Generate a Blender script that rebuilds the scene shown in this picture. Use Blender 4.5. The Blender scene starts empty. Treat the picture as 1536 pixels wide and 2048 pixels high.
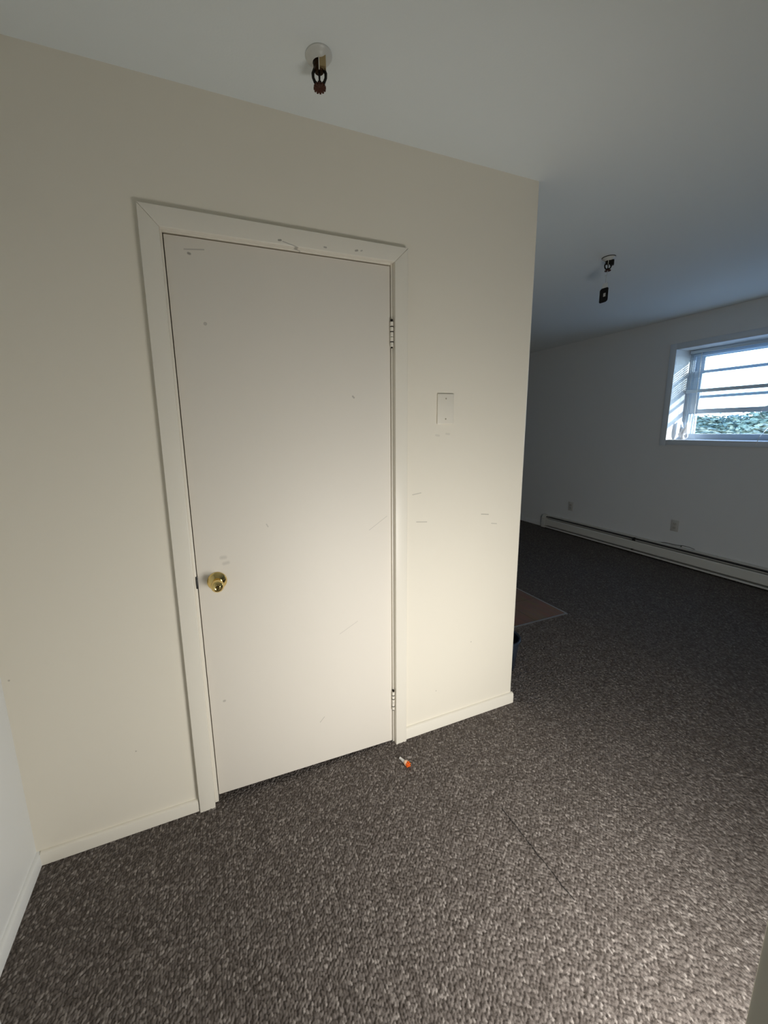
import bpy, bmesh, math, random
import numpy as np
from mathutils import Vector, Matrix

random.seed(7)
scene = bpy.context.scene
COL = scene.collection

# ------------------------------------------------------------------ camera
YAW, PITCH, ROLL = 0.3702, -0.1799, -0.0204
ca, sa, cb, sb, cc, sc_ = (math.cos(YAW), math.sin(YAW), math.cos(PITCH),
                           math.sin(PITCH), math.cos(ROLL), math.sin(ROLL))
fwd = Vector((sa * cb, ca * cb, sb))
right0 = Vector((ca, -sa, 0))
up0 = right0.cross(fwd)
right = right0 * cc + up0 * sc_
up = -right0 * sc_ + up0 * cc
cam_data = bpy.data.cameras.new('camera')
cam = bpy.data.objects.new('camera', cam_data)
COL.objects.link(cam)
M4 = Matrix((right, up, -fwd)).transposed().to_4x4()
M4.translation = Vector((0.0677, -1.4053, 1.4427))
cam.matrix_world = M4
cam_data.sensor_fit = 'AUTO'
cam_data.sensor_width = 36.0
cam_data.lens = 769.82 / 2048 * 36.0
cam_data.shift_x = 51.84 / 2048
cam_data.shift_y = -28.59 / 2048
cam_data.clip_start = 0.01
scene.camera = cam

# ------------------------------------------------------------------ world, light, exposure
world = bpy.data.worlds.new('world')
scene.world = world
world.use_nodes = True
wnt = world.node_tree
bg = wnt.nodes['Background']
# hazy bright sky: brightest near the horizon, deeper blue overhead
wtc = wnt.nodes.new('ShaderNodeTexCoord')
wsp = wnt.nodes.new('ShaderNodeSeparateXYZ')
wnt.links.new(wtc.outputs['Generated'], wsp.inputs[0])
wcr = wnt.nodes.new('ShaderNodeValToRGB')
wcr.color_ramp.elements[0].position = 0.08
wcr.color_ramp.elements[0].color = (0.66, 0.86, 1.0, 1)
wcr.color_ramp.elements[1].position = 0.42
wcr.color_ramp.elements[1].color = (0.06, 0.12, 0.25, 1)
wnt.links.new(wsp.outputs['Z'], wcr.inputs[0])
wnt.links.new(wcr.outputs[0], bg.inputs['Color'])
bg.inputs['Strength'].default_value = 11.0

sd = bpy.data.lights.new('sun', 'SUN')
sd.energy = 6.0
sd.angle = math.radians(0.6)
sd.color = (1.0, 0.95, 0.86)
sun = bpy.data.objects.new('sun', sd)
COL.objects.link(sun)
sun.rotation_euler = Vector((-0.24, 0.80, -0.13)).to_track_quat('-Z', 'Y').to_euler()

def area(name, loc, target, sx, sy, power, color):
    d = bpy.data.lights.new(name, 'AREA')
    d.shape = 'RECTANGLE'
    d.size, d.size_y = sx, sy
    d.energy = power
    d.color = color
    o = bpy.data.objects.new(name, d)
    COL.objects.link(o)
    o.location = loc
    o.rotation_euler = (Vector(target) - Vector(loc)).to_track_quat('-Z', 'Z').to_euler()
    return o, d

# daylight coming in through the glazed entry door behind the photographer
area('entry_daylight', (0.93, -1.46, 0.52), (0.97, -0.51, 0.21), 0.66, 0.80, 23.5, (1.0, 0.975, 0.92))
# sky portal in the living room window
_, pd = area('window_portal', (4.80, 0.43, 1.70), (0.0, 0.43, 1.70), 1.40, 0.84, 1, (1, 1, 1))
pd.cycles.is_portal = True

scene.view_settings.view_transform = 'Standard'
scene.view_settings.look = 'None'
scene.view_settings.gamma = 1.0
scene.view_settings.use_curve_mapping = False
scene.view_settings.exposure = 0.0
scene.cycles.use_denoising = True
scene.cycles.max_bounces = 12
scene.cycles.diffuse_bounces = 6

# ------------------------------------------------------------------ helpers
def tag(o, label=None, cat=None, group=None, kind=None):
    if label: o['label'] = label
    if cat: o['category'] = cat
    if group: o['group'] = group
    if kind: o['kind'] = kind
    return o

def obj(name, bm, mat, parent=None, smooth=False, angle=None):
    me = bpy.data.meshes.new(name)
    bmesh.ops.recalc_face_normals(bm, faces=bm.faces)
    bm.to_mesh(me)
    bm.free()
    if mat: me.materials.append(mat)
    if smooth or angle is not None:
        for p in me.polygons: p.use_smooth = True
        if angle is not None:
            me.set_sharp_from_angle(angle=math.radians(angle))
    o = bpy.data.objects.new(name, me)
    COL.objects.link(o)
    if parent is not None: o.parent = parent
    return o

def empty(name, loc=(0, 0, 0)):
    o = bpy.data.objects.new(name, None)
    COL.objects.link(o)
    o.location = loc
    o.empty_display_size = 0.05
    return o

def bx(bm, x0, x1, y0, y1, z0, z1, bev=0.0, seg=2, xf=None):
    r = bmesh.ops.create_cube(bm, size=1.0)
    vs = r['verts']
    for v in vs:
        v.co = Vector((x0 + (v.co.x + .5) * (x1 - x0), y0 + (v.co.y + .5) * (y1 - y0),
                       z0 + (v.co.z + .5) * (z1 - z0)))
    if bev > 0:
        es = list({e for v in vs for e in v.link_edges})
        g = bmesh.ops.bevel(bm, geom=es, offset=bev, segments=seg, profile=0.5, affect='EDGES')
        vs = list({v for f in g['faces'] for v in f.verts} | {v for v in vs if v.is_valid})
    if xf is not None:
        for v in vs: v.co = xf @ v.co
    return vs

def box(name, x0, x1, y0, y1, z0, z1, mat, parent=None, bev=0.0, seg=2):
    bm = bmesh.new()
    bx(bm, x0, x1, y0, y1, z0, z1, bev, seg)
    return obj(name, bm, mat, parent, angle=40 if bev else None)

def frame_of(axis):
    a = Vector(axis).normalized()
    t = Vector((0, 0, 1)) if abs(a.z) < .9 else Vector((1, 0, 0))
    u = t.cross(a).normalized()
    return u, a.cross(u), a

def lathe(bm, prof, origin, axis, n=32, cap0=True, cap1=True, squash=1.0):
    """prof: list of (radius, distance along axis)."""
    u, v, a = frame_of(axis)
    o = Vector(origin)
    rings = []
    for r, h in prof:
        rings.append([bm.verts.new(o + a * h + (u * math.cos(t) * squash + v * math.sin(t)) * max(r, 1e-5))
                      for t in [2 * math.pi * i / n for i in range(n)]])
    for k in range(len(rings) - 1):
        for i in range(n):
            j = (i + 1) % n
            bm.faces.new((rings[k][i], rings[k][j], rings[k + 1][j], rings[k + 1][i]))
    if cap0: bm.faces.new(rings[0][::-1])
    if cap1: bm.faces.new(rings[-1])

def tube(bm, pts, r, n=8, rads=None):
    pts = [Vector(p) for p in pts]
    rings = []
    pu = None
    for i, p in enumerate(pts):
        d = (pts[min(i + 1, len(pts) - 1)] - pts[max(i - 1, 0)]).normalized()
        if pu is None:
            u, v, _ = frame_of(d)
        else:
            u = (pu - d * pu.dot(d)).normalized()
            v = d.cross(u)
        pu = u
        rr = rads[i] if rads else r
        rings.append([bm.verts.new(p + (u * math.cos(t) + v * math.sin(t)) * rr)
                      for t in [2 * math.pi * k / n for k in range(n)]])
    for k in range(len(rings) - 1):
        for i in range(n):
            j = (i + 1) % n
            bm.faces.new((rings[k][i], rings[k][j], rings[k + 1][j], rings[k + 1][i]))
    bm.faces.new(rings[0][::-1])
    bm.faces.new(rings[-1])

def prism(bm, outline, vec):
    """outline: closed polygon of 3D points, extruded by vec."""
    vec = Vector(vec)
    a = [bm.verts.new(Vector(p)) for p in outline]
    b = [bm.verts.new(Vector(p) + vec) for p in outline]
    n = len(a)
    bm.faces.new(a[::-1])
    bm.faces.new(b)
    for i in range(n):
        j = (i + 1) % n
        bm.faces.new((a[i], a[j], b[j], b[i]))

def sweep(bm, prof, p0, p1, out):
    """prof (outward, z) swept from p0 to p1 along the floor; out = horizontal outward unit vector."""
    p0, p1, out = Vector(p0), Vector(p1), Vector(out)
    prism(bm, [p0 + out * a + Vector((0, 0, 1)) * z for a, z in prof], p1 - p0)

# ------------------------------------------------------------------ materials
def nmat(name):
    m = bpy.data.materials.new(name)
    m.use_nodes = True
    nt = m.node_tree
    return m, nt, nt.nodes['Principled BSDF']

def N(nt, t, **kw):
    n = nt.nodes.new(t)
    for k, v in kw.items(): setattr(n, k, v)
    return n

def math_n(nt, op, a, b=None, clamp=False):
    n = N(nt, 'ShaderNodeMath', operation=op, use_clamp=clamp)
    for i, x in enumerate((a, b)):
        if x is None: continue
        if isinstance(x, (int, float)): n.inputs[i].default_value = x
        else: nt.links.new(x, n.inputs[i])
    return n.outputs[0]

def simple(name, col, rough=0.5, metal=0.0, bump=0.0, bscale=200, var=0.0, spec=None):
    m, nt, b = nmat(name)
    b.inputs['Base Color'].default_value = (*col, 1)
    b.inputs['Roughness'].default_value = rough
    b.inputs['Metallic'].default_value = metal
    if spec is not None: b.inputs['Specular IOR Level'].default_value = spec
    tc = N(nt, 'ShaderNodeTexCoord')
    nz = N(nt, 'ShaderNodeTexNoise')
    nz.inputs['Scale'].default_value = bscale
    nz.inputs['Detail'].default_value = 3
    nt.links.new(tc.outputs['Object'], nz.inputs['Vector'])
    if bump:
        bp = N(nt, 'ShaderNodeBump')
        bp.inputs['Strength'].default_value = bump
        bp.inputs['Distance'].default_value = 0.002
        nt.links.new(nz.outputs['Fac'], bp.inputs['Height'])
        nt.links.new(bp.outputs[0], b.inputs['Normal'])
    if var:
        mx = N(nt, 'ShaderNodeMix', data_type='RGBA')
        mx.inputs['A'].default_value = (*col, 1)
        mx.inputs['B'].default_value = (*[c * (1 - var) for c in col], 1)
        nt.links.new(nz.outputs['Fac'], mx.inputs['Factor'])
        nt.links.new(mx.outputs['Result'], b.inputs['Base Color'])
    return m

def paint(name, col, rough=0.45, bump=0.12, bscale=260, marks=(), speck=0.0, speck_scale=30, speck_z=(0.0, 3.0)):
    """painted surface with roller stipple; marks = scratches/smudges with a shape of their own
    (x0,z0,x1,z1,width,softness,strength) in the x-z plane; speck = sparse small chips."""
    m, nt, b = nmat(name)
    b.inputs['Roughness'].default_value = rough
    b.inputs['Specular IOR Level'].default_value = 0.35
    tc = N(nt, 'ShaderNodeTexCoord')
    nz = N(nt, 'ShaderNodeTexNoise')
    nz.inputs['Scale'].default_value = bscale
    nz.inputs['Detail'].default_value = 4
    nt.links.new(tc.outputs['Object'], nz.inputs['Vector'])
    n2 = N(nt, 'ShaderNodeTexNoise')
    n2.inputs['Scale'].default_value = 6
    n2.inputs['Detail'].default_value = 3
    nt.links.new(tc.outputs['Object'], n2.inputs['Vector'])
    hs = math_n(nt, 'ADD', math_n(nt, 'MULTIPLY', nz.outputs['Fac'], 0.25), n2.outputs['Fac'])
    bp = N(nt, 'ShaderNodeBump')
    bp.inputs['Strength'].default_value = bump
    bp.inputs['Distance'].default_value = 0.004
    nt.links.new(hs, bp.inputs['Height'])
    nt.links.new(bp.outputs[0], b.inputs['Normal'])
    sep = N(nt, 'ShaderNodeSeparateXYZ')
    nt.links.new(tc.outputs['Object'], sep.inputs[0])
    X, Z = sep.outputs['X'], sep.outputs['Z']
    total = None
    for x0, z0, x1, z1, w, s, k in marks:
        dx, dz = x1 - x0, z1 - z0
        L2 = max(dx * dx + dz * dz, 1e-9)
        px = math_n(nt, 'SUBTRACT', X, x0)
        pz = math_n(nt, 'SUBTRACT', Z, z0)
        t = math_n(nt, 'ADD', math_n(nt, 'MULTIPLY', px, dx / L2), math_n(nt, 'MULTIPLY', pz, dz / L2), clamp=True)
        ex = math_n(nt, 'SUBTRACT', px, math_n(nt, 'MULTIPLY', t, dx))
        ez = math_n(nt, 'SUBTRACT', pz, math_n(nt, 'MULTIPLY', t, dz))
        d = math_n(nt, 'SQRT', math_n(nt, 'ADD', math_n(nt, 'MULTIPLY', ex, ex), math_n(nt, 'MULTIPLY', ez, ez)))
        f = math_n(nt, 'DIVIDE', math_n(nt, 'SUBTRACT', w + s, d), s, clamp=True)
        f = math_n(nt, 'MULTIPLY', f, k)
        total = f if total is None else math_n(nt, 'MAXIMUM', total, f)
    if speck:
        vo = N(nt, 'ShaderNodeTexVoronoi')
        vo.inputs['Scale'].default_value = speck_scale
        nt.links.new(tc.outputs['Object'], vo.inputs['Vector'])
        sz = N(nt, 'ShaderNodeSeparateColor')
        nt.links.new(vo.outputs['Color'], sz.inputs[0])
        rr = math_n(nt, 'MULTIPLY', math_n(nt, 'GREATER_THAN', sz.outputs[0], 0.86), 0.05)
        f = math_n(nt, 'LESS_THAN', vo.outputs['Distance'], rr)
        f = math_n(nt, 'MULTIPLY', f, speck)
        f = math_n(nt, 'MULTIPLY', f, math_n(nt, 'LESS_THAN', Z, speck_z[1]))
        total = f if total is None else math_n(nt, 'MAXIMUM', total, f)
    if total is not None:
        mx = N(nt, 'ShaderNodeMix', data_type='RGBA')
        mx.inputs['A'].default_value = (*col, 1)
        mx.inputs['B'].default_value = (0.06, 0.05, 0.04, 1)
        nt.links.new(total, mx.inputs['Factor'])
        nt.links.new(mx.outputs['Result'], b.inputs['Base Color'])
    else:
        b.inputs['Base Color'].default_value = (*col, 1)
    return m

CREAM = (0.80, 0.75, 0.645)
M = {}
M['wall'] = paint('cream_wall_paint', CREAM, 0.52, 0.10, speck=0.35, speck_scale=16, speck_z=(0, 1.3),
                  marks=[(0.97, 1.405, 0.985, 1.403, .002, .004, .14), (1.02, 1.41, 1.035, 1.408, .002, .004, .14),
                         (0.86, 1.16, 0.90, 1.165, .001, .002, .3), (0.88, 1.04, 0.93, 1.035, .001, .002, .35),
                         (1.22, 1.04, 1.26, 1.035, .001, .002, .4), (1.28, .99, 1.31, .985, .001, .002, .3)])
M['wall_cool'] = paint('white_wall_paint', (0.80, 0.81, 0.80), 0.5, 0.10)
M['wall_living'] = paint('pale_grey_wall_paint', (0.75, 0.765, 0.77), 0.5, 0.10)
M['ceil'] = paint('white_ceiling_paint', (0.82, 0.86, 0.855), 0.8, 0.20, 180)
M['door'] = paint('cream_door_paint', (0.80, 0.75, 0.67), 0.58, 0.06, speck=0.3, speck_scale=9,
                  marks=[(0.055, 1.995, 0.112, 2.001, .0010, .0015, .35), (0.066, 1.985, 0.070, 1.984, .002, .003, .6),
                         (0.085, 0.995, 0.097, 0.995, .002, .008, .18), (0.092, 0.972, 0.106, 0.974, .002, .007, .18),
                         (0.60, 1.56, 0.605, 1.555, .0015, .003, .4), (0.42, 0.215, 0.44, 0.235, .0008, .001, .35),
                         (0.05, 0.43, 0.052, 0.43, .003, .003, .3), (0.66, 1.03, 0.74, 1.08, .0006, .0012, .25),
                         (0.52, 0.60, 0.60, 0.64, .0006, .001, .22), (0.25, 1.10, 0.255, 1.09, .001, .002, .25)])
M['trim'] = paint('cream_trim_paint', (0.80, 0.757, 0.665), 0.33, 0.16, 90, speck=0.5, speck_scale=18,
                  marks=[(0.345, 2.052, 0.352, 2.053, .002, .002, .6), (0.358, 2.050, 0.42, 2.037, .0007, .001, .5),
                         (0.50, 2.052, 0.507, 2.052, .0014, .002, .5), (0.615, 2.056, 0.622, 2.058, .002, .002, .5),
                         (0.635, 2.058, 0.64, 2.06, .001, .002, .4)])
M['trim_glare'] = paint('glare_tinted_trim', (0.70, 0.77, 0.84), 0.4, 0.08)  # blue window glare put into the trim colour
M['gap'] = simple('gap_shade', (0.012, 0.011, 0.010), 0.9)  # near-black that stands for the shade inside gaps
M['brass'] = simple('polished_brass', (0.78, 0.60, 0.25), 0.09, 1.0)
M['bronze'] = simple('old_bronze', (0.05, 0.028, 0.015), 0.4, 1.0, bump=.3, bscale=400, var=.5)
M['brown'] = simple('red_brown_metal', (0.10, 0.032, 0.018), 0.45, 0.6, bump=.3, bscale=500, var=.5)
M['dullbrass'] = simple('dull_brass', (0.42, 0.32, 0.17), 0.4, 0.9)
M['blackmetal'] = simple('dark_metal', (0.014, 0.012, 0.010), 0.45, 0.2, spec=.2)
M['steel'] = simple('strike_steel', (0.06, 0.06, 0.06), 0.4, .8)
M['white_metal'] = simple('white_enamel', (0.78, 0.78, 0.75), 0.35)
M['collar'] = simple('grey_white_collar', (0.62, 0.62, 0.58), 0.3)
M['glassbulb'] = simple('glass_bulb', (0.82, 0.80, 0.70), 0.15)
M['plate'] = simple('painted_cover_plate', (0.77, 0.725, 0.63), 0.38)
M['screw'] = simple('painted_screw', (0.40, 0.36, 0.28), 0.5)
M['plastic_white'] = simple('white_plastic', (0.78, 0.78, 0.76), 0.35)
M['plastic_grey'] = simple('clear_grey_plastic', (0.48, 0.50, 0.50), 0.3)
M['black'] = simple('black_plastic', (0.008, 0.008, 0.009), 0.55, spec=.15)
M['sticker'] = simple('grey_sticker', (0.42, 0.42, 0.40), 0.5)
M['outlet'] = simple('outlet_plastic', (0.57, 0.565, 0.54), 0.4)
M['outlet_dark'] = simple('outlet_face', (0.50, 0.49, 0.45), 0.4)
M['heater'] = paint('cream_heater_enamel', (0.66, 0.655, 0.61), 0.4, 0.04)
M['fin'] = simple('heater_inside', (0.015, 0.015, 0.016), 0.7)
M['navy'] = simple('navy_plastic', (0.026, 0.036, 0.055), 0.22)
M['orange'] = simple('orange_plastic', (0.95, 0.19, 0.015), 0.45, var=.25, bscale=400)
M['peach'] = simple('peach_plastic', (0.90, 0.62, 0.42), 0.5)
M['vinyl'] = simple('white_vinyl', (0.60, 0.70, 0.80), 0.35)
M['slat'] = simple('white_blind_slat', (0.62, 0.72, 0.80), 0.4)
M['cord'] = simple('white_cord', (0.80, 0.80, 0.78), 0.6)
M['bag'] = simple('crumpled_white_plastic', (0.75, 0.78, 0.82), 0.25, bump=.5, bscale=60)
M['edging'] = simple('metal_edging', (0.55, 0.55, 0.56), 0.35, 0.9)
M['cable'] = simple('dark_cable', (0.05, 0.05, 0.05), 0.5)
M['bark'] = simple('bark', (0.10, 0.07, 0.05), 0.9, bump=.5, bscale=20)
M['ground'] = simple('bounce_ground', (0.80, 0.80, 0.77), 0.95, var=.15, bscale=3)  # ground kept pale so it throws light up onto the ceiling

def leaf_mat(name, col):
    m, nt, b = nmat(name)
    tc = N(nt, 'ShaderNodeTexCoord')
    nz = N(nt, 'ShaderNodeTexNoise')
    nz.inputs['Scale'].default_value = 5.5
    nt.links.new(tc.outputs['Object'], nz.inputs['Vector'])
    cr = N(nt, 'ShaderNodeValToRGB')
    cr.color_ramp.elements[0].position = .35
    cr.color_ramp.elements[0].color = (*[c * .45 for c in col], 1)
    cr.color_ramp.elements[1].position = .65
    cr.color_ramp.elements[1].color = (*col, 1)
    nt.links.new(nz.outputs['Fac'], cr.inputs[0])
    nt.links.new(cr.outputs[0], b.inputs['Base Color'])
    b.inputs['Roughness'].default_value = .7
    b.inputs['Specular IOR Level'].default_value = .15
    return m
M['leaf_blue'] = leaf_mat('blue_green_leaves', (0.17, 0.27, 0.28))
M['leaf_green'] = leaf_mat('green_leaves', (0.23, 0.32, 0.27))
M['leaf_pale'] = leaf_mat('pale_leaves', (0.36, 0.42, 0.33))

def glass_mat():
    m, nt, b = nmat('window_glass')
    out = nt.nodes['Material Output']
    tr = N(nt, 'ShaderNodeBsdfTransparent')
    tr.inputs[0].default_value = (0.93, 0.96, 0.97, 1)
    gl = N(nt, 'ShaderNodeBsdfGlossy')
    gl.inputs['Roughness'].default_value = 0.02
    lw = N(nt, 'ShaderNodeLayerWeight')
    lw.inputs['Blend'].default_value = 0.5
    fc = math_n(nt, 'ADD', math_n(nt, 'MULTIPLY', math_n(nt, 'POWER', lw.outputs['Facing'], 5.0), 0.6), 0.04)
    mx = N(nt, 'ShaderNodeMixShader')
    nt.links.new(fc, mx.inputs[0])
    nt.links.new(tr.outputs[0], mx.inputs[1])
    nt.links.new(gl.outputs[0], mx.inputs[2])
    nt.links.new(mx.outputs[0], out.inputs['Surface'])
    return m
M['glass'] = glass_mat()

def carpet_mat():
    m, nt, b = nmat('loop_pile_carpet')
    b.inputs['Roughness'].default_value = 0.8
    b.inputs['Specular IOR Level'].default_value = 0.3
    geo = N(nt, 'ShaderNodeNewGeometry')
    at = N(nt, 'ShaderNodeAttribute', attribute_name='yarn')
    fib = N(nt, 'ShaderNodeTexNoise')
    fib.inputs['Scale'].default_value = 420
    fib.inputs['Detail'].default_value = 2
    nt.links.new(geo.outputs['Position'], fib.inputs['Vector'])
    # yarn colours, one per loop
    cr = N(nt, 'ShaderNodeValToRGB')
    e = cr.color_ramp.elements
    e[0].position, e[0].color = 0.0, (0.0718, 0.0589, 0.0506, 1)
    e[1].position, e[1].color = 0.5, (0.1242, 0.1058, 0.0957, 1)
    x = e.new(0.85); x.color = (0.1748, 0.1527, 0.1380, 1)
    x = e.new(1.0); x.color = (0.28, 0.25, 0.23, 1)
    nt.links.new(at.outputs['Fac'], cr.inputs[0])
    # seam cut in the pile
    sp = N(nt, 'ShaderNodeSeparateXYZ')
    nt.links.new(geo.outputs['Position'], sp.inputs[0])
    wob = N(nt, 'ShaderNodeTexNoise', noise_dimensions='1D')
    wob.inputs['Scale'].default_value = 30
    nt.links.new(sp.outputs['Y'], wob.inputs['W'])
    sx = math_n(nt, 'ADD', sp.outputs['X'], math_n(nt, 'MULTIPLY', math_n(nt, 'SUBTRACT', wob.outputs['Fac'], .5), .009))
    dx = math_n(nt, 'ABSOLUTE', math_n(nt, 'SUBTRACT', sx, 1.004))
    sm = math_n(nt, 'LESS_THAN', dx, 0.0019)
    sm = math_n(nt, 'MULTIPLY', sm, math_n(nt, 'LESS_THAN', sp.outputs['Y'], -0.445))
    sm = math_n(nt, 'MULTIPLY', sm, math_n(nt, 'GREATER_THAN', sp.outputs['Y'], -0.76))
    mx = N(nt, 'ShaderNodeMix', data_type='RGBA')
    nt.links.new(math_n(nt, 'MULTIPLY', sm, .9), mx.inputs['Factor'])
    nt.links.new(cr.outputs[0], mx.inputs['A'])
    mx.inputs['B'].default_value = (0.01, 0.009, 0.008, 1)
    nt.links.new(mx.outputs['Result'], b.inputs['Base Color'])
    bp = N(nt, 'ShaderNodeBump')
    bp.inputs['Strength'].default_value = 0.6
    bp.inputs['Distance'].default_value = 0.002
    nt.links.new(fib.outputs['Fac'], bp.inputs['Height'])
    nt.links.new(bp.outputs[0], b.inputs['Normal'])
    return m
M['carpet'] = carpet_mat()

def tile_mat():
    m, nt, b = nmat('brown_vinyl_tile')
    b.inputs['Roughness'].default_value = .35
    geo = N(nt, 'ShaderNodeNewGeometry')
    mp = N(nt, 'ShaderNodeMapping')
    mp.inputs['Location'].default_value = (-2.543 + 0.305 * 10, -0.585, 0)
    nt.links.new(geo.outputs['Position'], mp.inputs['Vector'])
    br = N(nt, 'ShaderNodeTexBrick', offset=0.0)
    br.inputs['Scale'].default_value = 1.0
    br.inputs['Brick Width'].default_value = 0.305
    br.inputs['Row Height'].default_value = 0.305
    br.inputs['Mortar Size'].default_value = 0.003
    br.inputs['Color1'].default_value = (0.17, 0.095, 0.07, 1)
    br.inputs['Color2'].default_value = (0.21, 0.125, 0.09, 1)
    br.inputs['Mortar'].default_value = (0.08, 0.05, 0.04, 1)
    nt.links.new(mp.outputs[0], br.inputs['Vector'])
    nz = N(nt, 'ShaderNodeTexNoise')
    nz.inputs['Scale'].default_value = 9
    nz.inputs['Detail'].default_value = 6
    mp2 = N(nt, 'ShaderNodeMapping')
    mp2.inputs['Scale'].default_value = (3, .7, 1)
    nt.links.new(geo.outputs['Position'], mp2.inputs['Vector'])
    nt.links.new(mp2.outputs[0], nz.inputs['Vector'])
    mx = N(nt, 'ShaderNodeMix', data_type='RGBA', blend_type='MULTIPLY')
    mx.inputs['Factor'].default_value = .7
    nt.links.new(br.outputs['Color'], mx.inputs['A'])
    nt.links.new(nz.outputs['Color'], mx.inputs['B'])
    hs = N(nt, 'ShaderNodeHueSaturation')
    hs.inputs['Value'].default_value = 1.7
    nt.links.new(mx.outputs['Result'], hs.inputs['Color'])
    nt.links.new(hs.outputs[0], b.inputs['Base Color'])
    return m
M['tile'] = tile_mat()

# ------------------------------------------------------------------ the setting
H = 2.437          # ceiling height
XC = 1.4554        # outside corner of the closet wall
XL = -0.584        # left wall
XR = 4.4747        # window wall of the living room
YB = -1.52          # back wall with the entry door
YA = -2.40          # end of the passage the photographer stands in
YF = 7.0           # far wall
XK = -1.2          # kitchen end wall
DW = 0.759         # door leaf width

def struct(o, label, cat):
    return tag(o, label, cat, kind='structure')

# floor: carpet, modelled as staggered loops of pile where it can be seen
LPX, LPY = 0.0070, 0.0100
def hash01(i, j, k):
    h = np.sin(i * 127.1 + j * 311.7 + k * 74.7) * 43758.5453
    return h - np.floor(h)
def loop_height(X, Y):
    i0 = np.floor(X / LPX)
    best = np.zeros_like(X)
    yarn = np.full_like(X, 0.4)
    for di in (-1, 0, 1):
        i = i0 + di
        off = (i % 2) * .5
        j0 = np.floor(Y / LPY - off)
        for dj in (-1, 0, 1):
            j = j0 + dj
            cx = (i + .5 + (hash01(i, j, 1) - .5) * .55) * LPX
            cy = (j + .5 + off + (hash01(i, j, 2) - .5) * .55) * LPY
            a = (hash01(i, j, 3) - .5) * 1.3
            c, sn = np.cos(a), np.sin(a)
            ux = ((X - cx) * c + (Y - cy) * sn) / 0.0040
            uy = (-(X - cx) * sn + (Y - cy) * c) / 0.0062
            d2 = ux * ux + uy * uy
            h = (.62 + .38 * hash01(i, j, 4)) * np.sqrt(np.clip(1 - d2, 0, 1))
            m = h > best
            best = np.where(m, h, best)
            yarn = np.where(m, hash01(i, j, 5), yarn)
    return best, yarn
PILE = 0.0055
fv, ff, fy = [], [], []
nv = 0
def patch(x0, x1, y0, y1, step):
    global nv
    nx, ny = int(round((x1 - x0) / step)) + 1, int(round((y1 - y0) / step)) + 1
    X, Y = np.meshgrid(np.linspace(x0, x1, nx), np.linspace(y0, y1, ny))
    h, yr = loop_height(X, Y)
    fv.append(np.stack([X, Y, h * PILE - PILE * .75], -1).reshape(-1, 3))
    fy.append(yr.reshape(-1))
    idx = np.arange(nx * ny).reshape(ny, nx) + nv
    ff.append(np.stack([idx[:-1, :-1], idx[:-1, 1:], idx[1:, 1:], idx[1:, :-1]], -1).reshape(-1, 4))
    nv += nx * ny
def flat(x0, x1, y0, y1, z=-.002):
    global nv
    fv.append(np.array([[x0, y0, z], [x1, y0, z], [x1, y1, z], [x0, y1, z]]))
    fy.append(np.full(4, .4))
    ff.append(np.array([[0, 1, 2, 3]]) + nv)
    nv += 4
FX, FXE, FY0, FYE = XK - .12, XR + .28, YA - .12, YF + .12
flat(FX, FXE, FY0, -1.30)
patch(-.62, 1.50, -1.30, .03, .0021)
patch(1.50, 2.549, -1.30, .585, .0026)
patch(2.549, XR, -1.30, 3.3, .0042)
flat(FX, -.62, -1.30, .03); flat(FX, 1.4, .03, FYE); flat(1.4, 1.50, .03, .585)
flat(1.4, 2.549, .585, FYE, -.004); flat(2.549, XR, 3.3, FYE); flat(XR, FXE, -1.30, FYE)
flat(FX, FXE, FY0, FYE, -.08)
fv, ff, fy = np.concatenate(fv), np.concatenate(ff), np.concatenate(fy)
fme = bpy.data.meshes.new('floor')
fme.vertices.add(len(fv))
fme.vertices.foreach_set('co', fv.astype(np.float32).ravel())
fme.loops.add(len(ff) * 4)
fme.loops.foreach_set('vertex_index', ff.astype(np.int32).ravel())
fme.polygons.add(len(ff))
fme.polygons.foreach_set('loop_start', np.arange(0, len(ff) * 4, 4, dtype=np.int32))
fme.update(calc_edges=True)
fme.polygons.foreach_set('use_smooth', np.ones(len(ff), dtype=bool))
fat = fme.attributes.new('yarn', 'FLOAT', 'POINT')
fat.data.foreach_set('value', fy.astype(np.float32))
fme.materials.append(M['carpet'])
flo = bpy.data.objects.new('floor', fme)
COL.objects.link(flo)
struct(flo, 'dark brown-grey loop pile carpet covering the hall and living room', 'floor')
# tiled kitchen floor
box_t = box('floor.001', XC + .0005, 2.537, 0.591, YF, 0.0005, 0.004, M['tile'])
struct(box_t, 'brown square vinyl tile patch beyond the wall corner', 'floor')
bm = bmesh.new()
bx(bm, XC, 2.549, 0.579, 0.591, 0.0005, 0.0065, .002)
bx(bm, 2.537, 2.549, 0.591, YF, 0.0005, 0.0065, .002)
struct(obj('trim_1', bm, M['edging'], angle=40), 'thin metal strip edging the brown tile patch', 'trim')
# ceiling
struct(box('ceiling', XK - .12, XR + .28, YA - .12, YF + .12, H, H + .1, M['ceil']),
       'plain white painted ceiling', 'ceiling')

# closet wall with door opening
JT = 2.052  # top of rough opening
bm = bmesh.new()
bx(bm, XL, -0.022, 0.0, 0.11, 0, H)
bx(bm, -0.022, DW + .022, 0.0, 0.11, JT, H)
wall_pts = [(DW + .022, 0, 0), (XC - .006, 0, 0), (XC - .0018, .0018, 0), (XC, .006, 0),
            (XC, .11, 0), (DW + .022, .11, 0)]
prism(bm, wall_pts, (0, 0, H))
bx(bm, XC - .11, XC, .11, .92, 0, H)
struct(obj('wall_front', bm, M['wall']), 'cream painted closet wall holding the flush door', 'wall')
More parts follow.
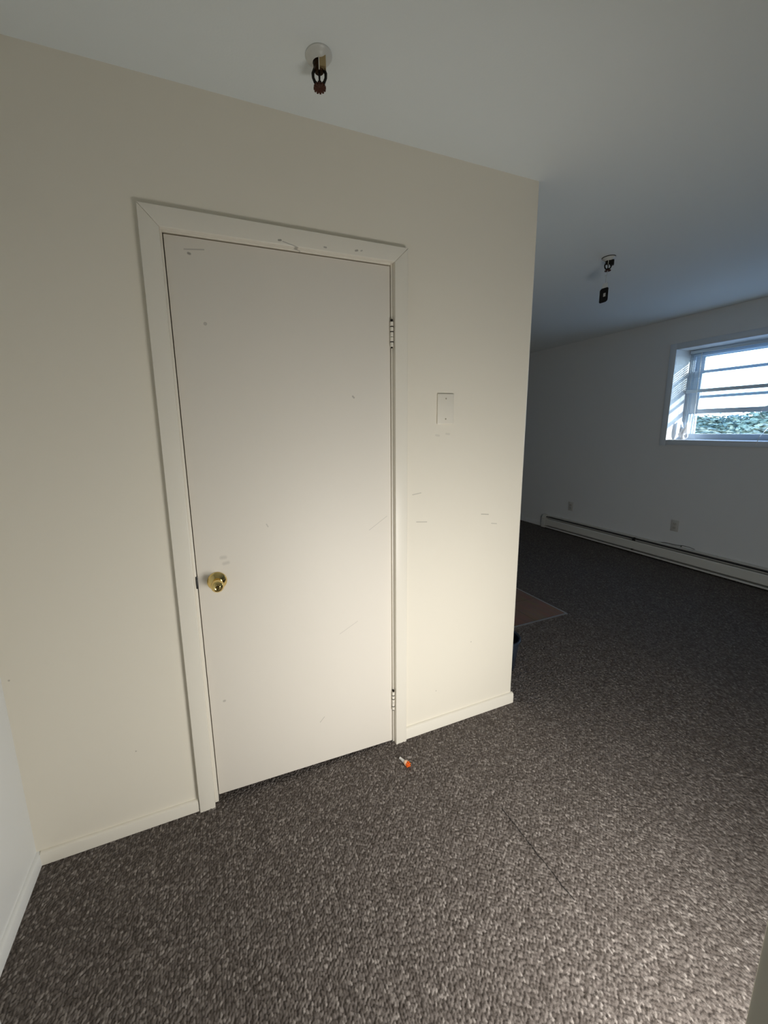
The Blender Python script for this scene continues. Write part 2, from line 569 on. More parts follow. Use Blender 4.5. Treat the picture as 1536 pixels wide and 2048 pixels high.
# dark closet behind the door
bm = bmesh.new()
bx(bm, -0.2, -0.19, 0.11, .8, 0, H)
bx(bm, XK - .12, XC - .11, .81, .92, 0, H)
bx(bm, XK - .12, XK, .92, YF + .12, 0, H)
struct(obj('wall_closet', bm, M['wall']), 'closet inside walls hidden behind the flush door', 'wall')

bm = bmesh.new()
bx(bm, XL - .12, XL, YA - .12, 0.11, 0, H)
struct(obj('wall_left', bm, M['wall_cool']), 'white wall at the left edge of the hall', 'wall')

# window wall with opening
WY0, WY1, WZ0, WZ1 = -0.30, 1.16, 1.258, 2.136
bm = bmesh.new()
bx(bm, XR, XR + .28, YB - .12, WY0, 0, H)
bx(bm, XR, XR + .28, WY1, YF + .12, 0, H)
bx(bm, XR, XR + .28, WY0, WY1, 0, WZ0)
bx(bm, XR, XR + .28, WY0, WY1, WZ1, H)
struct(obj('wall_right', bm, M['wall_living']), 'pale grey living room wall with the window', 'wall')
struct(box('wall_far', XK, XR, YF, YF + .12, 0, H, M['wall_living']), 'far living room wall', 'wall')
# back wall with entry opening
EX0, EX1, EZ1 = 0.56, 1.42, 2.05
bm = bmesh.new()
bx(bm, 0.37, EX0, YB - .12, YB, 0, H)
bx(bm, EX1, XR, YB - .12, YB, 0, H)
bx(bm, EX0, EX1, YB - .12, YB, EZ1, H)
bx(bm, XL, 0.37, YA - .12, YA, 0, H)
struct(obj('wall_back', bm, M['wall_cool']), 'wall behind the photographer with the glazed entry door', 'wall')
# closed box added outside the entry door to block the sky light
bm = bmesh.new()
bx(bm, .37, .40, YB - 1.5, YB - .12, 0, H)
bx(bm, EX1 + .3, EX1 + .4, YB - 1.5, YB - .12, 0, H)
bx(bm, .37, EX1 + .4, YB - 1.6, YB - 1.5, 0, H)
bx(bm, .37, EX1 + .4, YB - 1.6, YA - .12, H, H + .1)
bx(bm, .37, EX1 + .4, YB - 1.6, YA - .12, -.1, 0)
struct(obj('wall_sky_block', bm, M['wall_cool']), 'unseen box added outside the entry door to block sky light', 'wall')
# piers either side of the doorway the photographer stands in
bm = bmesh.new()
bx(bm, XL, -0.10, -1.31, -1.20, 0, H)
struct(obj('wall_near_left', bm, M['wall_cool']), 'short wall stub at the lower left photo edge', 'wall')
bm = bmesh.new()
bx(bm, 0.262, 0.37, YA, -1.35, 0, H, .002)
struct(obj('wall_near_right', bm, M['wall'], angle=40), 'dark wall edge at the lower right photo corner', 'wall')
bm = bmesh.new()
bx(bm, -0.10, -0.0598, -1.32, -1.19, 0, H, .003)
struct(obj('trim_2', bm, M['wall_cool'], angle=40), 'white doorway edge at the lower left photo corner', 'trim')

# baseboards (low, rounded top)
def bb_prof(h=.048, t=.013):
    return [(0, 0), (t, 0), (t, h - .010), (t - .002, h - .004), (t - .006, h - .0008), (t - .010, h), (0, h)]
bm = bmesh.new()
sweep(bm, bb_prof(), (XL + .012, 0, 0), (-0.0745, 0, 0), (0, -1, 0))
struct(obj('baseboard_front', bm, M['trim'], angle=30), 'low cream baseboard left of the closet door', 'baseboard')
bm = bmesh.new()
sweep(bm, bb_prof(.056), (DW + .0665, 0, 0), (XC + .006, 0, 0), (0, -1, 0))
struct(obj('baseboard_corner', bm, M['trim'], angle=30), 'low cream baseboard between the door and the wall corner', 'baseboard')
bm = bmesh.new()
sweep(bm, bb_prof(), (XL, -1.20, 0), (XL, 0, 0), (1, 0, 0))
struct(obj('baseboard_left', bm, M['wall_cool'], angle=30), 'white baseboard along the left wall', 'baseboard')
bm = bmesh.new()
sweep(bm, bb_prof(.06, .012), (XR, 2.63, 0), (XR, YF, 0), (-1, 0, 0))
struct(obj('baseboard_right', bm, M['wall_living'], angle=30), 'grey baseboard left of the heater in the living room', 'baseboard')
bm = bmesh.new()
sweep(bm, bb_prof(.056), (XC, 0.013, 0), (XC, .57, 0), (1, 0, 0))
struct(obj('baseboard_return', bm, M['trim'], angle=30), 'baseboard round the corner of the closet wall', 'baseboard')

# ------------------------------------------------------------------ closet door casing and jamb
trim = empty('trim_4', (DW / 2, 0, 0))
struct(trim, 'flat cream casing around the closet door', 'trim')
def tpart(name, bm, mat, angle=None):
    o = obj(name, bm, mat, None, angle=angle)
    o.parent = trim
    o.matrix_parent_inverse = Matrix.Translation((-DW / 2, 0, 0))
    return o
CT = 0.020
def casing_piece(outline):
    bm = bmesh.new()
    prism(bm, [(x, -CT, z) for x, z in outline], (0, CT, 0))
    es = [e for e in bm.edges if all(abs(v.co.y + CT) < 1e-6 for v in e.verts)]
    bmesh.ops.bevel(bm, geom=es, offset=.0025, segments=3, profile=.5, affect='EDGES')
    return bm
LO, LI, RI, RO, TI, TO = -0.067, -0.010, DW + .011, DW + .066, 2.040, 2.098
tpart('side_casing', casing_piece([(LO - .005, -.004), (LI - .006, -.004), (LI + .002, TI), (LO + .004, TO)]), M['trim'], 35)
tpart('side_casing', casing_piece([(RI, -.004), (RO - .002, -.004), (RO, TO - .006), (RI, TI)]), M['trim'], 35)
tpart('head_casing', casing_piece([(LI + .0025, TI), (RI, TI + .0005), (RO, TO - .0055), (LO + .0045, TO)]), M['trim'], 35)
for x0, x1, nm in ((-.022, -.0028, 'jamb'), (DW + .0035, DW + .022, 'jamb')):
    bm = bmesh.new()
    bx(bm, x0, x1, 0.0005, .11, 0, 2.052, .0015)
    tpart(nm, bm, M['trim'], 40)
bm = bmesh.new()
bx(bm, -.0028, DW + .0035, 0.0005, .11, 2.036, 2.052, .0015)
tpart('head_jamb', bm, M['trim'], 40)
bm = bmesh.new()
bx(bm, -.0028, .010, .042, .055, 0, 2.036)
bx(bm, DW - .010, DW + .0035, .042, .055, 0, 2.036)
bx(bm, .010, DW - .010, .042, .055, 2.024, 2.036)
tpart('door_stop', bm, M['gap'])  # stop coloured near black, for the shade in the door gap
bm = bmesh.new()
bx(bm, -.0065, -.0012, -.0012, .02, .893, .938, .001)
bx(bm, -.0052, -.0005, -.004, .01, .901, .931, .001)
tpart('strike_plate', bm, M['steel'], 40)

# closet door leaf
bm = bmesh.new()
for v in bx(bm, 0.0, DW, 0.001, 0.036, 0.020, 2.031, .002):
    if v.co.z < .1: v.co.z += .010 - .022 * v.co.x / DW
door = obj('door_1', bm, M['door'], angle=40)
struct(door, 'cream flush closet door with brass knob', 'door')
# knob: rosette + ball
bm = bmesh.new()
kx, kz = 0.0635, 0.911
lathe(bm, [(.0335, 0), (.0340, .002), (.0325, .0045), (.0300, .007), (.0235, .0135), (.0170, .0185), (.0125, .0195)],
      (kx, .001, kz), (0, -1, 0), 48)
obj('knob_rosette', bm, M['brass'], door, angle=25)
bm = bmesh.new()
prof = [(.0115, .017), (.0110, .026), (.0125, .030)]
for i in range(15):
    t = -1.05 + (1.05 + 1.25) * i / 14
    prof.append((.0222 * math.cos(t), .051 + .0195 * math.sin(t)))
prof += [(.0085, .0700), (.0080, .0690), (.0045, .0688), (.0040, .0696), (.0015, .0698)]
lathe(bm, prof, (kx, .001, kz), (0, -1, 0), 48)
obj('door_knob', bm, M['brass'], door, angle=35)
# hinges: painted barrels with worn joints
for hz in (1.790, 0.220):
    bm = bmesh.new()
    hx, hy = DW + .003, -.0065
    segs = 5
    hh = .092
    for k in range(segs):
        z0 = hz - hh / 2 + hh / segs * k + .0008
        z1 = hz - hh / 2 + hh / segs * (k + 1) - .0008
        lathe(bm, [(.0052, z0), (.0062, z0 + .0012), (.0062, z1 - .0012), (.0052, z1)], (hx, hy, 0), (0, 0, 1), 20)
    bx(bm, hx - .004, hx + .002, hy, .004, hz - hh / 2, hz + hh / 2)
    hg = obj('hinge', bm, M['trim'], door, angle=35)
    bm = bmesh.new()
    lathe(bm, [(.0032, hz - hh / 2 - .004), (.0032, hz + hh / 2 + .003), (.0046, hz + hh / 2 + .0035),
               (.0046, hz + hh / 2 + .007), (.002, hz + hh / 2 + .0085)], (hx, hy, 0), (0, 0, 1), 16)
    # worn dark joints
    for k in (1, 3, 4):
        z0 = hz - hh / 2 + hh / segs * k
        lathe(bm, [(.0064, z0 - .0016), (.0064, z0 + .0016)], (hx, hy, 0), (0, 0, 1), 16)
    tag(obj('hinge_pin', bm, M['blackmetal'], hg, angle=35), 'dark worn pin')

# entry door behind the photographer (glazed)
bm = bmesh.new()
bx(bm, EX0 + .004, EX0 + .10, YB - .075, YB - .035, .01, EZ1 - .004, .002)
bx(bm, EX1 - .10, EX1 - .004, YB - .075, YB - .035, .01, EZ1 - .004, .002)
bx(bm, EX0 + .10, EX1 - .10, YB - .075, YB - .035, .01, .16, .002)
bx(bm, EX0 + .10, EX1 - .10, YB - .075, YB - .035, EZ1 - .12, EZ1 - .004, .002)
d2 = obj('door_2', bm, M['white_metal'], angle=40)
struct(d2, 'white glazed entry door behind the photographer', 'door')
bm = bmesh.new()
bx(bm, EX0 + .10, EX1 - .10, YB - .058, YB - .052, .16, EZ1 - .12)
obj('door_pane', bm, M['glass'], d2)

# ------------------------------------------------------------------ window
win = empty('window_1', (XR + .255, (WY0 + WY1) / 2, WZ0))
struct(win, 'white vinyl double-hung window in a deep reveal', 'window')
def wpart(name, bm, mat, parent=None, angle=None):
    o = obj(name, bm, mat, None, angle=angle)
    if parent is None:
        o.parent = win
        o.matrix_parent_inverse = Matrix.Translation(win.location).inverted()
    else:
        o.parent = parent
    return o
FX0, FX1 = XR + .235, XR + .285
bm = bmesh.new()
fw = .040
bx(bm, FX0, FX1, WY1 - fw, WY1, WZ0, WZ1)
bx(bm, FX0, FX1, WY0, WY0 + fw, WZ0, WZ1)
bx(bm, FX0, FX1, WY0 + fw, WY1 - fw, WZ1 - .06, WZ1)
bx(bm, FX0, FX1, WY0 + fw, WY1 - fw, WZ0, WZ0 + .055)
bx(bm, FX0 - .006, FX0, WY1 - .012, WY1 - .004, WZ0, WZ1)          # stepped tracks of the side jamb
bx(bm, FX0 - .006, FX0, WY1 - .030, WY1 - .024, WZ0, WZ1)
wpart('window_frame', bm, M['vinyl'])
GY0, GY1 = WY0 + fw, WY1 - fw
def sash(name, x0, z0, z1, rb, rt):
    bm = bmesh.new()
    sw = .070
    bx(bm, x0, x0 + .02, GY1 - sw, GY1, z0, z1, .002)
    bx(bm, x0, x0 + .02, GY0, GY0 + sw, z0, z1, .002)
    bx(bm, x0, x0 + .02, GY0 + sw, GY1 - sw, z0, z0 + rb, .002)
    bx(bm, x0, x0 + .02, GY0 + sw, GY1 - sw, z1 - rt, z1, .002)
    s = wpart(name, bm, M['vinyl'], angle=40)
    bm = bmesh.new()
    bx(bm, x0 + .008, x0 + .012, GY0 + sw, GY1 - sw, z0 + rb, z1 - rt)
    o = obj('pane', bm, M['glass'])
    o.parent = s
    return s
sash('lower_sash', FX0 + .004, 1.512, 1.934, .046, .028)
sash('upper_sash', FX0 + .026, 1.664, WZ1 - .055, .028, .02)
# screen track fins left visible under the raised sash
bm = bmesh.new()
for k, yy in enumerate((WY1 - .052, WY1 - .074, WY1 - .096)):
    bx(bm, FX0 + .004, FX0 + .03, yy - .006, yy, WZ0 + .055, 1.52)
wpart('sash_track', bm, M['vinyl'])

# flat trim around the reveal opening
bm = bmesh.new()
TT, TP = .058, .012
def ring(bm, x0, x1, y0, y1, z0, z1, w):
    bx(bm, x0, x1, y1, y1 + w, z0 - w, z1 + w, .002)
    bx(bm, x0, x1, y0 - w, y0, z0 - w, z1 + w, .002)
    bx(bm, x0, x1, y0, y1, z1, z1 + w, .002)
    bx(bm, x0, x1, y0, y1, z0 - w + .008, z0, .002)
ring(bm, XR - TP, XR, WY0, WY1, WZ0, WZ1, TT)
struct(obj('trim_5', bm, M['trim_glare'], angle=40), 'flat trim boards framing the window reveal', 'trim')

# blind: lowered halfway, slats open
BX = XR + .205
bl = empty('window_blind', (BX, .43, WZ1))
tag(bl, 'white mini blind lowered halfway over the window, slats open', 'blind')
def bpart(name, bm, mat, angle=None):
    o = obj(name, bm, mat, None, angle=angle)
    o.parent = bl
    o.matrix_parent_inverse = Matrix.Translation(bl.location).inverted()
    return o
BY0, BY1 = WY0 + .01, WY1 - .012
bm = bmesh.new()
bx(bm, BX - .014, BX + .014, BY0, BY1, WZ1 - .036, WZ1 - .008, .002)
bpart('headrail', bm, M['slat'], 40)
bm = bmesh.new()
nsl = 15
for k in range(nsl):
    zc = 2.085 - (2.085 - 1.765) * k / (nsl - 1)
    pr = []
    tilt = math.radians(5)
    for i in range(5):
        s = -1 + i / 2
        x = BX + .0125 * s * math.cos(tilt)
        z = zc + .0125 * s * math.sin(tilt) + .0005 * (1 - s * s)
        pr.append((x, z))
    outl = [(x, BY0, z) for x, z in pr] + [(x, BY0, z - .0007) for x, z in reversed(pr)]
    prism(bm, outl, (0, BY1 - BY0, 0))
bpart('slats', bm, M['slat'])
bm = bmesh.new()
bx(bm, BX - .012, BX + .012, BY0, BY1, 1.718, 1.752, .004)
bpart('bottom_rail', bm, M['slat'], 40)
for yy in (BY1 - .16, .80, .52, .10, -.2):
    bm = bmesh.new()
    for xx in (BX - .0135, BX + .0135):
        tube(bm, [(xx, yy, 1.75), (xx, yy, WZ1 - .03)], .0009, 6)
    bpart('ladder_cord', bm, M['cord'])
bm = bmesh.new()
tube(bm, [(BX - .022, 1.045, 2.10), (BX - .026, 1.042, 1.75), (BX - .026, 1.038, 1.395)], .0032, 8)
bpart('tilt_wand', bm, M['cord'], 40)
bm = bmesh.new()
tube(bm, [(BX - .02, .47, 2.10), (BX - .03, .468, 1.60), (BX - .05, .462, 1.37), (XR - .015, .435, 1.30), (XR - .018, .452, 1.225)], .0022, 8)
bpart('lift_cord', bm, M['cord'], 40)
# looped cord knot
bm = bmesh.new()
tube(bm, [(BX - .03, .50 + .035 * math.cos(t), 1.50 + .05 * math.sin(t)) for t in [2 * math.pi * i / 20 for i in range(20)]], .002, 6)
bpart('cord_loop', bm, M['cord'], 40)

# crumpled bag on the sill
bm = bmesh.new()
bmesh.ops.create_icosphere(bm, subdivisions=4, radius=1.0)
rng = random.Random(3)
dirs = [(Vector((rng.uniform(-1, 1), rng.uniform(-1, 1), rng.uniform(-.6, 1))).normalized(), rng.uniform(.5, 1)) for _ in range(26)]
for v in bm.verts:
    n = v.co.normalized()
    r = .72 + sum(a * .16 * max(0, n.dot(d)) ** 14 for d, a in dirs) - sum(a * .13 * max(0, n.dot(-d)) ** 10 for d, a in dirs)
    z = n.z * r
    r2 = r * (1.0 - .25 * max(0, z))
    v.co = Vector((n.x * r2 * .045, n.y * r2 * .058, max(z, -.62) * .085))
    v.co.z += .62 * .085
# two pointed gathered corners
for v in bm.verts:
    for px, pw in ((-.030, .03), (.034, .03)):
        d = abs(v.co.y - px)
        if v.co.z > .075 and d < .018:
            v.co.z += (1 - d / .018) * .075
            v.co.y += .25 * (px - v.co.y)
o = obj('crumpled_bag', bm, M['bag'], angle=25)
o.location = (XR + .125, 1.083, WZ0)
tag(o, 'crumpled white plastic bag in the left corner of the window sill', 'bag')

# ------------------------------------------------------------------ baseboard heater
hx1 = XR
HY0, HY1 = -1.6, 2.61
ht = empty('baseboard_heater', (XR - .03, (HY0 + HY1) / 2, 0))
tag(ht, 'long cream baseboard heater along the wall below the window', 'heater')
def hpart(name, bm, mat, angle=None):
    o = obj(name, bm, mat, None, angle=angle)
    o.parent = ht
    o.matrix_parent_inverse = Matrix.Translation(ht.location).inverted()
    return o
bm = bmesh.new()
bx(bm, XR - .006, XR - .0005, HY0, HY1, .02, .185)
prism(bm, [(XR - .006, HY0, .185), (XR - .030, HY0, .178), (XR - .030, HY0, .172), (XR - .006, HY0, .177)], (0, HY1 - HY0, 0))
hpart('back_panel', bm, M['heater'])
bm = bmesh.new()
prism(bm, [(XR - .056, HY0, .045), (XR - .062, HY0, .050), (XR - .062, HY0, .125), (XR - .056, HY0, .138),
           (XR - .052, HY0, .138), (XR - .058, HY0, .124), (XR - .058, HY0, .052), (XR - .052, HY0, .047)], (0, HY1 - .05 - HY0, 0))
hpart('front_cover', bm, M['heater'])
bm = bmesh.new()
bx(bm, XR - .050, XR - .010, HY0 + .05, HY1 - .05, .055, .125)
hpart('heating_fins', bm, M['fin'])
bm = bmesh.new()
prism(bm, [(XR - .050, HY0, .158), (XR - .034, HY0, .166), (XR - .034, HY0, .164), (XR - .050, HY0, .156)], (0, HY1 - .05 - HY0, 0))
hpart('damper', bm, M['fin'])
bm = bmesh.new()
prism(bm, [(XR - .064, HY0, .014), (XR - .064, HY0, .028), (XR - .058, HY0, .030), (XR - .006, HY0, .028), (XR - .006, HY0, .014)], (0, HY1 - .02 - HY0, 0))
hpart('lower_rail', bm, M['heater'])
bm = bmesh.new()
prism(bm, [(XR - .0005, HY1 - .06, .008), (XR - .065, HY1 - .06, .008), (XR - .065, HY1 - .06, .138), (XR - .054, HY1 - .06, .158),
           (XR - .030, HY1 - .06, .184), (XR - .0005, HY1 - .06, .188)], (0, .06, 0))
hpart('end_cap', bm, M['heater'])
for yy in (.05, 1.35):
    bm = bmesh.new()
    prism(bm, [(XR - .006, yy, .03), (XR - .054, yy, .03), (XR - .054, yy, .155), (XR - .03, yy, .172), (XR - .006, yy, .172)], (0, .004, 0))
    hpart('bracket', bm, M['fin'])

# loose cable above the heater
bm = bmesh.new()
cpts = [(1.10, .178), (1.04, .188), (.985, .188), (.93, .190), (.885, .199), (.83, .198), (.785, .190)]
tube(bm, [(XR - .006, y, z + .004) for y, z in cpts], .0028, 8)
tube(bm, [(XR - .006, .905, .186), (XR - .006, .900, .196)], .004, 8)
tag(obj('loose_cable', bm, M['cable'], angle=40), 'thin dark cable lying along the top of the baseboard heater', 'cable')

# outlets
def outlet(y, z, label):
    e = empty('wall_outlet', (XR, y, z))
    tag(e, label, 'outlet')
    bm = bmesh.new()
    bx(bm, -.006, -.0002, -.036, .036, -.058, .058, .002)
    obj('cover_plate', bm, M['outlet'], e, angle=40)
    for s in (1, -1):
        bm = bmesh.new()
        bx(bm, -.0085, -.006, -.0165, .0165, s * .0195 - .0145, s * .0195 + .0145, .001)
        r = obj('receptacle', bm, M['outlet_dark'], e, angle=40)
        bm = bmesh.new()
        for yy in (-.006, .006):
            bx(bm, -.0087, -.0084, yy - .001, yy + .001, s * .0195 - .002, s * .0195 + .006)
        lathe(bm, [(.0022, 0), (.0022, .0003)], (-.0084, 0, s * .0195 - .007), (-1, 0, 0), 12)
        obj('slot', bm, M['black'], r)
    bm = bmesh.new()
    lathe(bm, [(.003, 0), (.0025, .001)], (-.006, 0, 0), (-1, 0, 0), 12)
    obj('screw', bm, M['screw'], e)
outlet(2.205, .368, 'wall outlet near the far left end of the baseboard heater')
outlet(.985, .388, 'wall outlet above the middle of the baseboard heater, under the window')

# ------------------------------------------------------------------ blank cover plate by the door
pl = empty('cover_plate', (1.0115, 0, 1.5125))
tag(pl, 'blank cream cover plate on the wall right of the closet door', 'wall plate')
bm = bmesh.new()
bx(bm, -.040, .040, -.0065, 0, -.062, .062, .003, 3)
obj('plate', bm, M['plate'], pl, angle=40)
for s in (1, -1):
    bm = bmesh.new()
    lathe(bm, [(.0032, 0), (.0034, .0006), (.0022, .0014)], (0, -.0065, s * .0415), (0, -1, 0), 16)
    obj('screw', bm, M['screw'], pl, angle=40)

# ------------------------------------------------------------------ sprinkler heads
def sprinkler(loc, label, ang, big_clip):
    e = empty('sprinkler_head', loc)
    tag(e, label, 'sprinkler')
    R = Matrix.Rotation(ang, 4, 'Z')
    bm = bmesh.new()
    lathe(bm, [(.036, 0), (.0365, .003), (.034, .006), (.030, .008), (.024, .0125), (.019, .017), (.017, .0175), (.016, .010)],
          (0, 0, 0), (0, 0, -1), 40)
    if big_clip:
        lathe(bm, [(.0345, -.004), (.0345, .001)], (0, 0, 0), (0, 0, -1), 40)
        bmesh.ops.translate(bm, verts=bm.verts, vec=(0, 0, -.004))
    ec = obj('escutcheon', bm, M['collar'], e, angle=30)
    if big_clip:
        bm = bmesh.new()
        lathe(bm, [(.0372, .0002), (.0372, .0040)], (0, 0, 0), (0, 0, -1), 40)
        obj('gap_shade_ring', bm, M['gap'], ec)  # black ring put in for the shade between collar and ceiling
    bm = bmesh.new()
    lathe(bm, [(.0160, .006), (.0160, .026), (.0145, .029), (.0145, .036), (.0105, .040)], (0, 0, 0), (0, 0, -1), 12)
    obj('threaded_body', bm, M['bronze' if not big_clip else 'blackmetal'], e, angle=25)
    bm = bmesh.new()
    bx(bm, *((.001, .0185, -.0175, .004, -.037, -.010) if not big_clip else (.008, .030, -.012, .012, -.048, -.020)), .001, xf=R)
    tag(obj('wrench_boss', bm, M['dullbrass' if not big_clip else 'blackmetal'], e, angle=40), 'tan wrench flat' if not big_clip else None)
    bm = bmesh.new()
    for s in (1, -1):
        tube(bm, [R @ Vector(p) for p in ((s * .0130, 0, -.032), (s * .0175, 0, -.042), (s * .0170, 0, -.052), (s * .0125, 0, -.062), (s * .005, 0, -.069))],
             .0030, 10, rads=[.0042, .0042, .0038, .0040, .0044])
    lathe(bm, [(.0052, .061), (.0060, .064), (.0060, .070), (.0035, .074)], (0, 0, 0), (0, 0, -1), 14)
    obj('frame_arms', bm, M['blackmetal'], e, angle=40)
    bm = bmesh.new()
    tube(bm, [(0, 0, -.034), (0, 0, -.040), (0, 0, -.056), (0, 0, -.066)], .002, 10, rads=[.0030, .0030, .0026, .0022])
    obj('strut', bm, M['blackmetal'], e, angle=40)
    bm = bmesh.new()
    bx(bm, -.0012, .0012, -.0195, -.0170, -.046, -.014, .0006, xf=R)
    obj('lever_strip', bm, M['glassbulb'], e, angle=40)
    bm = bmesh.new()
    r1 = .0170
    n = 24
    top, bot = [], []
    c0 = bm.verts.new((0, 0, -.0722)); c1 = bm.verts.new((0, 0, -.0752))
    for i in range(n * 2):
        t = math.pi * i / n
        rr = r1 if (i % 4) < 3 else r1 - .003
        dz = .0035 if (i % 4) < 3 else .0015
        top.append(bm.verts.new((rr * math.cos(t), rr * math.sin(t), -.0726 - dz * .2)))
        bot.append(bm.verts.new((rr * math.cos(t), rr * math.sin(t), -.0748 - dz)))
    for i in range(n * 2):
        j = (i + 1) % (n * 2)
        bm.faces.new((top[i], top[j], bot[j], bot[i]))
        bm.faces.new((c0, top[j], top[i]))
        bm.faces.new((c1, bot[i], bot[j]))
    obj('deflector', bm, M['brown'], e, angle=40)
    return e
sprinkler((.440, -.219, H), 'bronze ceiling sprinkler head with white collar, in front of the closet door, nothing hanging', -.30, False)
sprinkler((2.456, .428, H), 'black ceiling sprinkler head with white collar in the living room, carrying a hanging tag', -.95, True)
# square dark sensor box clipped to the second sprinkler
# hanging tag
tg = empty('hanging_tag', (2.456, .428, H - .078))
tag(tg, 'small black rounded tag hanging on a wire from the farther sprinkler', 'tag')
vr = Vector((math.cos(YAW + .35), -math.sin(YAW + .35), 0))   # width direction of the hanging tag
vn = Vector((-vr.y, vr.x, 0))
bm = bmesh.new()
tube(bm, [(0, 0, .006), (0, 0, 0), tuple(vr * -.003 + Vector((0, 0, -.020))), tuple(vr * -.005 + Vector((0, 0, -.040))), tuple(vr * -.006 + Vector((0, 0, -.064)))], .0016, 8)
tube(bm, [tuple(vr * -.012 + Vector((0, 0, -.024))), tuple(vr * -.003 + Vector((0, 0, -.024)))], .0022, 8)
obj('wire', bm, M['plastic_grey'], tg, angle=40)
def slab(bm, c, w0, w1, z0, z1, t, rad=.006, shear=0.0):
    """rounded rectangle hanging in the vr-z plane: w at top/bottom, thickness t."""
    pts = []
    for cxs, cz, a0 in ((1, z1, 0), (-1, z1, 90), (-1, z0, 180), (1, z0, 270)):
        w = w1 if cz == z1 else w0
        for k in range(5):
            a = math.radians(a0 + 22.5 * k)
            px = cxs * (w / 2 - rad) + rad * math.cos(a)
            pz = cz + (-rad if cz == z1 else rad) + rad * math.sin(a)
            pz += px * shear
            pts.append(vr * (px + c) + Vector((0, 0, pz)) - vn * (t / 2))
    prism(bm, pts, vn * t)
bm = bmesh.new()
slab(bm, -.008, .032, .024, -.096, -.070, .010, .003, .25)
slab(bm, .002, .010, .008, -.074, -.064, .006, .002, .25)
obj('clip', bm, M['plastic_grey'], tg, angle=40)
bm = bmesh.new()
slab(bm, -.010, .044, .044, -.178, -.096, .012, .010, .22)
obj('tag_body', bm, M['black'], tg, angle=40)
bm = bmesh.new()
pts = []
prism(bm, [vr * (px - .008) + Vector((0, 0, pz + px * .22)) - vn * .0066 for px, pz in ((-.006, -.146), (.006, -.146), (.006, -.126), (-.006, -.126))], vn * -.0006)
obj('sticker', bm, M['sticker'], tg)

# ------------------------------------------------------------------ wastebasket
wb = empty('wastebasket', (1.62, .28, 0))
tag(wb, 'dark navy plastic wastebasket half hidden behind the wall corner', 'wastebasket')
bm = bmesh.new()
prof_out = [(.001, .001), (.088, .001), (.092, .005), (.112, .186)]
prof_in = [(.109, .186), (.089, .008), (.001, .006)]
lathe(bm, prof_out + prof_in, (0, 0, 0), (0, 0, 1), 48, True, True)
obj('body', bm, M['navy'], wb, angle=40)
bm = bmesh.new()
ringp = [(.112 + .0085 * math.cos(t), .190 + .0075 * math.sin(t)) for t in [2 * math.pi * i / 12 for i in range(13)]]
lathe(bm, ringp, (0, 0, 0), (0, 0, 1), 48, False, False)
obj('rim', bm, M['navy'], wb, smooth=True)

# ------------------------------------------------------------------ little stub on the carpet
P0, P1 = Vector((.747, -.099, .0)), Vector((.768, -.160, .0))
dv = (P1 - P0).normalized()
tz = empty('plastic_stub', P0)
tag(tz, 'tiny white stub with a frayed bright orange head lying on the carpet', 'plastic scrap')
bm = bmesh.new()
lathe(bm, [(.0045, 0), (.0055, .001), (.0052, .004), (.0058, .016), (.0066, .018), (.0066, .030), (.005, .032)], (0, 0, .0075), tuple(dv), 20)
obj('stem', bm, M['plastic_white'], tz, angle=40)
bm = bmesh.new()
lathe(bm, [(.006, .030), (.0095, .032), (.0112, .038), (.010, .043)], (0, 0, .0095), tuple(dv), 20)
obj('collar', bm, M['peach'], tz, angle=40)
bm = bmesh.new()
u, v, a = frame_of(dv)
c = Vector((0, 0, .0100)) + dv * .046
rng = random.Random(11)
bmesh.ops.create_icosphere(bm, subdivisions=2, radius=.0088, matrix=Matrix.Translation(c))
for k in range(110):
    d = Vector((rng.gauss(0, 1), rng.gauss(0, 1), rng.gauss(0, 1))).normalized()
    if d.dot(dv) < -.45: continue
    d2_ = (d + dv * .15).normalized()
    L = rng.uniform(.010, .0155)
    q = c + d2_ * L
    if q.z < .001: continue
    tube(bm, [c + d2_ * .006, c + d2_ * (.006 + L) * .55, q], .001, 5, rads=[.0016, .0013, .0006])
obj('frayed_head', bm, M['orange'], tz, angle=40)

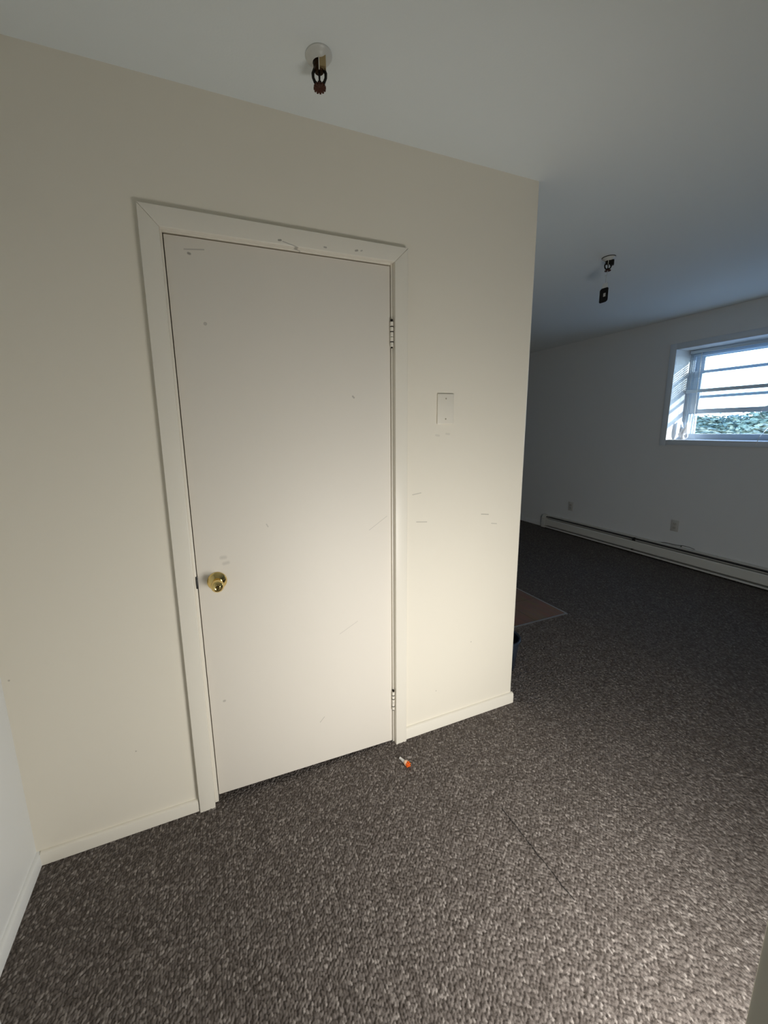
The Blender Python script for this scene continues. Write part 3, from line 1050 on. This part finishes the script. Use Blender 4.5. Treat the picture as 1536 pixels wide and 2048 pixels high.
# ------------------------------------------------------------------ outside: ground and trees beyond the window
struct(box('floor.002', XR + 2.0, 60, -30, 45, -4.2, -4.0, M['ground']), 'ground outside the window, made pale to bounce light indoors', 'ground')

def tree(x, y, ztop, rad, mat, label, seed):
    e = empty('tree', (x, y, -4.0))
    tag(e, label, 'tree', 'trees outside the window')
    rng = random.Random(seed)
    bm = bmesh.new()
    top = ztop + 4.0
    tube(bm, [(0, 0, 0), (.05, .03, top * .35), (0, .05, top * .75)], .2, 10, rads=[.22, .16, .07])
    obj('trunk', bm, M['bark'], e, angle=40)
    bm = bmesh.new()
    hz = (top) * .42
    for k in range(26):
        a = rng.uniform(0, 6.283)
        rr = rad * rng.uniform(.05, .78)
        cr = rad * rng.uniform(.28, .45)
        cz = top - cr * rng.uniform(.8, 1.1) - hz * rng.uniform(0, .9) * (.25 + .75 * rr / rad)
        c = Vector((rr * math.cos(a), rr * math.sin(a), cz))
        for q in range(190):
            d = Vector((rng.gauss(0, 1), rng.gauss(0, 1), rng.gauss(0, 1))).normalized()
            p = c + d * cr * rng.uniform(.75, 1.05)
            if p.z > top: continue
            s = rng.uniform(.10, .22)
            n_ = (d + Vector((rng.uniform(-.7, .7), rng.uniform(-.7, .7), rng.uniform(-.2, .8)))).normalized()
            uu, vv, _ = frame_of(n_)
            f = [bm.verts.new(p + uu * s * ax + vv * s * ay * .7) for ax, ay in ((-1, 0), (0, -.6), (1, 0), (0, .6))]
            bm.faces.new(f)
    obj('foliage', bm, mat, e)
tree(30.0, 14.1, 1.85, 2.0, M['leaf_green'], 'green tree at the left side of the window view', 1)
tree(38.0, 15.6, 2.00, 2.6, M['leaf_blue'], 'bluish far tree in the middle of the window view', 2)
tree(29.0, 9.9, 2.30, 2.0, M['leaf_green'], 'taller green tree at the right side of the window view', 3)
tree(21.0, 9.3, 1.16, 1.6, M['leaf_pale'], 'low pale leafy tree in front, bottom left of the window view', 4)
tree(19.0, 6.1, 1.38, 1.6, M['leaf_pale'], 'low pale leafy tree in front, bottom right of the window view', 5)
